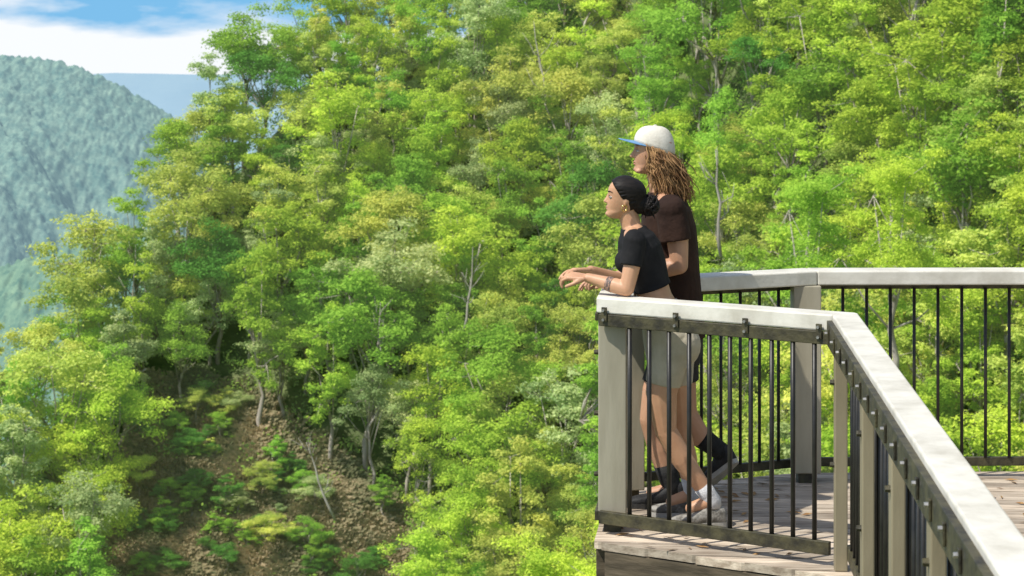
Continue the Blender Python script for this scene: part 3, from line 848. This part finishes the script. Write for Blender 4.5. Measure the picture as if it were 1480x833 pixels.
shoe(woman, Vector((farl[-1].x+.058, farl[-1].y, .0)), Vector((-1, .08, 0)), Z, .265, MAT['shoew'], MAT['sole'])
f0, f1 = eN.lerp(wN, .36), eN.lerp(wN, .50)
g = Geo(); g.tube([f0, f1], [.0366, .0338], 20, caps=False); g.obj('tattoo', MAT['ink'], woman, True)

# --- the man
DM = 10.16
def M_(px, py, dy=0): return P(px, py, DM+dy)
man = empty('person', (M_(990, 730).x, DM, 0))
tag(man, 'man with long curly hair, white cap with blue brim and dark brown tee', 'person')
MS = [(976, 528, .10, .14), (975, 500, .122, .172), (977, 468, .122, .170), (976, 430, .113, .160), (973, 395, .113, .165), (969, 360, .120, .182), (966, 330, .120, .195), (963, 306, .106, .20), (961, 290, .082, .17), (958, 277, .06, .09), (957, 270, .05, .06)]
hm = Head(M_(942, 252), math.radians(3), .226)
# raised rear foot: toe on the boards, heel lifted
ff = Vector((-.50, .62, -.60)).normalized(); uu0 = Vector((-.3, .35, .85)); sdv = uu0.cross(ff).normalized(); uu = ff.cross(sdv).normalized()
heelR = Vector((1.105, 10.20, 0)); heelR.z = -ff.z*.285+.006
ankR = heelR+ff*.055+uu*.085
B = Geo(); torso(B, MS, M_)
B.cap(M_(958, 284), hm.p(-.1, 0, .2), .062, .056)
hm.body(B, True)
sN = M_(970, 305, -.20); eN = M_(982, 384, -.215); wN = M_(892, 401, -.12)
sF = M_(966, 305, .20); eF = M_(962, 380, .20); wF = M_(884, 404, .06)
for s, e, w_ in ((sN, eN, wN), (sF, eF, wF)):
    B.limb([s, s.lerp(e, .5)+Vector((.01, 0, 0)), e], [.062, .054, .042]); f1 = e.lerp(w_, .28); B.limb([e, f1, w_], [.042, .046, .030])
B.cap(M_(960, 292, -.07), sN, .055, .056); B.cap(M_(960, 292, .07), sF, .055, .056)
hand(B, wN, Vector((-1, .25, -.02)), Vector((0, .15, -1)), 1.1, (.3, .5, .4), 1)
hand(B, wF, Vector((-1, -.25, -.02)), Vector((0, -.15, -1)), 1.1, (.3, .5, .4), -1)
nl = [M_(974, 510, -.09), M_(952, 565, -.10), M_(942, 606, -.10), M_(954, 650, -.10), M_(972, 708, -.10)]
fl = [M_(978, 510, .09), M_(983, 556, .10), M_(990, 598, .10), M_(1008, 628, .11), ankR]
B.limb(nl, [.096, .080, .060, .058, .040]); B.limb(fl, [.096, .080, .060, .058, .040])
B.ell(M_(984, 497, -.08), (.09, .09, .11)); B.ell(M_(986, 497, .08), (.09, .09, .11))
B.cap(nl[-1], nl[-1]+Vector((-.1, 0, -.02)), .04, .03)
B.remesh('body', MAT['skin_m'], man, .0045, 3)
hm.face(man, MAT['curl'], True)
g = Geo()
MT = [(978, 486, .126, .178), (978, 455, .122, .172), (976, 430, .116, .164), (973, 395, .116, .168), (969, 360, .122, .184), (966, 330, .122, .197), (963, 306, .108, .202), (961, 290, .086, .172), (959, 280, .068, .10), (958, 275, .064, .075)]
torso(g, MT, M_, .014)
for y, s, e in ((-1, sN, eN), (1, sF, eF)):
    g.tube([s+Vector((0, -y*.06, .02)), s, s.lerp(e, .3), s.lerp(e, .55)], [.064, .074, .076, .079], 20); g.ell(s, (.074,)*3)
g.remesh('t_shirt', MAT['browntee'], man, .006, 3)
g = Geo()
torso(g, [(976, 526, .108, .15), (976, 500, .124, .175), (977, 470, .120, .17)], M_, .010)
for L_ in (nl, fl): g.tube([L_[0]+Vector((0, 0, .03)), L_[0], L_[0].lerp(L_[1], .6), L_[0].lerp(L_[1], .9)], [.100, .106, .100, .096], 22)
g.ell(M_(985, 497, -.08), (.096, .096, .115)); g.ell(M_(987, 497, .08), (.096, .096, .115))
g.remesh('shorts', MAT['darkshort'], man, .006, 3)
for L_ in (nl, fl):
    a, b = L_[3], L_[4]; dr = (b-a).normalized()
    g = Geo(); g.tube([b-dr*.13, b-dr*.08, b-dr*.02, b+dr*.03], [.055, .050, .047, .044], 18); g.obj('sock', MAT['sockb'], man, True)
shoe(man, Vector((nl[-1].x+.075, nl[-1].y, 0)), Vector((-1, -.12, 0)), Z, .30, MAT['shoeb'], MAT['solek'], None, .02)
shoe(man, heelR, ff, uu, .285, MAT['shoeb'], MAT['sole'], 'black shoe with heel raised and toe on the boards', .02)
def bandz(f): return .70+(f-.43)*.30
g = Geo(); n = 36; rows = []
for j in range(10):
    e = (math.pi/2)*j/9; row = []
    for k in range(n):
        t = 2*math.pi*k/n; bf = -.02+(.445*math.cos(t) if math.cos(t) > 0 else .465*math.cos(t)); by = .375*math.sin(t)
        ce = math.cos(e)**.66 if j < 9 else .01; zb0 = bandz(bf)
        row.append(hm.p(-.02+(bf+.02)*ce, by*ce, zb0*(1-math.sin(e))+1.055*math.sin(e)))
    rows.append(row)
g.loft(rows); cp = g.obj('cap', MAT['capwhite'], man, True)
g = Geo(); V = []
nn = 17; mm = 6
for top in (0, 1):
    for j in range(mm):
        for k in range(nn):
            t = math.radians(-72+144*k/(nn-1)); bf = -.02+.44*math.cos(t); by = .37*math.sin(t); s = j/(mm-1)
            ext = .34*math.cos(t*1.2)**.6 if abs(t*1.2) < 1.57 else 0
            V.append(hm.p(bf+ext*s, by, bandz(bf)+.012+.10*s*.35-.10*by*by*s*4*.5-.018*top))
Fc = []
for top in (0, 1):
    b = top*nn*mm
    for j in range(mm-1):
        for k in range(nn-1):
            q = (b+j*nn+k, b+j*nn+k+1, b+(j+1)*nn+k+1, b+(j+1)*nn+k); Fc.append(q if not top else q[::-1])
o2 = nn*mm
for k in range(nn-1): Fc.append(((mm-1)*nn+k, (mm-1)*nn+k+1, o2+(mm-1)*nn+k+1, o2+(mm-1)*nn+k))
for j in range(mm-1):
    Fc.append((j*nn, (j+1)*nn, o2+(j+1)*nn, o2+j*nn)); Fc.append((j*nn+nn-1, (j+1)*nn+nn-1, o2+(j+1)*nn+nn-1, o2+j*nn+nn-1))
g.add(V, Fc); g.obj('brim', MAT['capblue'], cp, True)
g = Geo(); g.ell(hm.p(-.02, 0, 1.055), (.010, .010, .005)); g.obj('cap_button', MAT['capwhite'], cp, True)
# long loose wavy hair in locks of fine strands
g = Geo(); rc = random.Random(12)
for k in range(80):
    t = math.radians(60+240*(k+rc.random())/80); layer = rc.uniform(.78, 1.0)
    bf = -.02+.42*math.cos(t)*layer; by = .345*math.sin(t)*layer
    L = rc.uniform(.18, .34)*(1 if math.cos(t) < .1 else .75)
    outw = (hm.fw*math.cos(t)+hm.sd*math.sin(t))
    if math.cos(t) > 0: outw = hm.sd*math.sin(t)*.5-hm.fw*.6
    drift = Vector((.065*rc.uniform(.2, 1.1), rc.gauss(0, .012), 0)); ph = rc.uniform(0, 6.28); fr = rc.uniform(9, 17); am = rc.uniform(.006, .013); bulge = rc.uniform(.008, .040); tone = rc.random()
    for q in range(15):
        o_ = Vector((rc.gauss(0, .012), rc.gauss(0, .012), rc.gauss(0, .006))); L2 = L*rc.uniform(.7, 1.12); pts = []; rad = []
        ph2 = ph+rc.gauss(0, .9); am2 = am*rc.uniform(.5, 1.7); fr2 = fr*rc.uniform(.85, 1.2)
        p0 = hm.p(bf, by, bandz(bf)+.04)
        for j in range(15):
            s = j/14; b = p0+o_*(.3+1.5*s)+Vector((0, 0, -L2*s))+outw*(bulge*math.sin(s*2.7))+drift*s
            a = ph2+fr2*s; pts.append(b+Vector((math.cos(a), math.sin(a), 0))*am2*min(1, .15+s*1.3)); rad.append((.0019 if s < .75 else .0019*(1-(s-.75)/.3))+.0004)
        g.tube(pts, rad, 4, t=min(1, max(0, tone*.6+.2+rc.gauss(0, .22))))
g.ell(hm.p(-.18, 0, .40), (.060, .064, .085), (hm.fw, hm.sd, hm.up), t=.0)
me = g.mesh('hair'); link('hair', me, MAT['curl'], man, True)

# ------------------------------------------------------------------ light, sky, camera
sunv = Vector((-.50, -.30, .84)).normalized()
el = math.asin(sunv.z); az = math.atan2(sunv.x, sunv.y)
L = bpy.data.lights.new('sun', 'SUN'); L.energy = 5.0; L.angle = math.radians(.55); L.color = (1, .96, .87)
so = bpy.data.objects.new('sun', L); COL.objects.link(so); so.rotation_euler = (-sunv).to_track_quat('-Z', 'Y').to_euler()
wd = bpy.data.worlds.new('World'); SC.world = wd; wd.use_nodes = True
nt = wd.node_tree; nt.nodes.clear()
out = nt.nodes.new('ShaderNodeOutputWorld'); bg = N(nt, 'ShaderNodeBackground'); bg.inputs['Strength'].default_value = .15
tc = N(nt, 'ShaderNodeTexCoord'); sep = N(nt, 'ShaderNodeSeparateXYZ'); nt.links.new(tc.outputs['Generated'], sep.inputs[0])
ma = N(nt, 'ShaderNodeMath', operation='MULTIPLY_ADD'); ma.inputs[1].default_value = .80; ma.inputs[2].default_value = .17; nt.links.new(sep.outputs[2], ma.inputs[0])
cb = N(nt, 'ShaderNodeCombineXYZ'); nt.links.new(sep.outputs[0], cb.inputs[0]); nt.links.new(sep.outputs[1], cb.inputs[1]); nt.links.new(ma.outputs[0], cb.inputs[2])
sky = N(nt, 'ShaderNodeTexSky', sky_type='NISHITA', sun_disc=False); sky.sun_elevation = el; sky.sun_rotation = az; sky.altitude = 300
nt.links.new(cb.outputs[0], sky.inputs['Vector'])
# brighter, paler band of blue low over the horizon
mr = N(nt, 'ShaderNodeMapRange'); mr.inputs[1].default_value = .02; mr.inputs[2].default_value = .35; mr.inputs[3].default_value = .9; mr.inputs[4].default_value = .0; nt.links.new(sep.outputs[2], mr.inputs[0])
lowb = N(nt, 'ShaderNodeMix', data_type='RGBA'); nt.links.new(mr.outputs[0], lowb.inputs[0]); nt.links.new(sky.outputs[0], lowb.inputs[6]); lowb.inputs[7].default_value = (1.3, 3.5, 5.7, 1)
mp = N(nt, 'ShaderNodeMapping'); mp.inputs['Scale'].default_value = (6, 6, 24); mp.inputs['Location'].default_value = (.4, .2, .60); nt.links.new(tc.outputs['Generated'], mp.inputs[0])
nz = N(nt, 'ShaderNodeTexNoise', Scale=1.7, Detail=6, Roughness=.55); nt.links.new(mp.outputs[0], nz.inputs['Vector'])
# the cloud bank lies low along the horizon, blue opens above it
cbk = N(nt, 'ShaderNodeMapRange'); cbk.inputs[1].default_value = .001; cbk.inputs[2].default_value = .013; cbk.inputs[3].default_value = .26; cbk.inputs[4].default_value = -.04; nt.links.new(sep.outputs[2], cbk.inputs[0])
adn = N(nt, 'ShaderNodeMath', operation='ADD'); nt.links.new(nz.outputs[0], adn.inputs[0]); nt.links.new(cbk.outputs[0], adn.inputs[1])
rp = N(nt, 'ShaderNodeValToRGB'); rp.color_ramp.elements[0].position = .44; rp.color_ramp.elements[1].position = .64
nt.links.new(adn.outputs[0], rp.inputs[0])
mx = N(nt, 'ShaderNodeMix', data_type='RGBA'); nt.links.new(rp.outputs[0], mx.inputs[0]); nt.links.new(lowb.outputs[2], mx.inputs[6]); mx.inputs[7].default_value = (6.4, 6.6, 6.8, 1)
nt.links.new(mx.outputs[2], bg.inputs['Color']); nt.links.new(bg.outputs[0], out.inputs[0])

cam = bpy.data.cameras.new('camera'); co = bpy.data.objects.new('camera', cam); COL.objects.link(co)
co.location = (0, 0, CZ); co.rotation_euler = (math.pi/2, 0, 0)
cam.sensor_width = 36; cam.lens = F/1480*36; cam.shift_y = -(416.5-YH)/1480
cam.clip_start = .1; cam.clip_end = 40000
cam.dof.use_dof = True; cam.dof.focus_distance = 9.7; cam.dof.aperture_fstop = 9
SC.camera = co
SC.view_settings.view_transform = 'Standard'; SC.view_settings.look = 'None'; SC.view_settings.exposure = 0
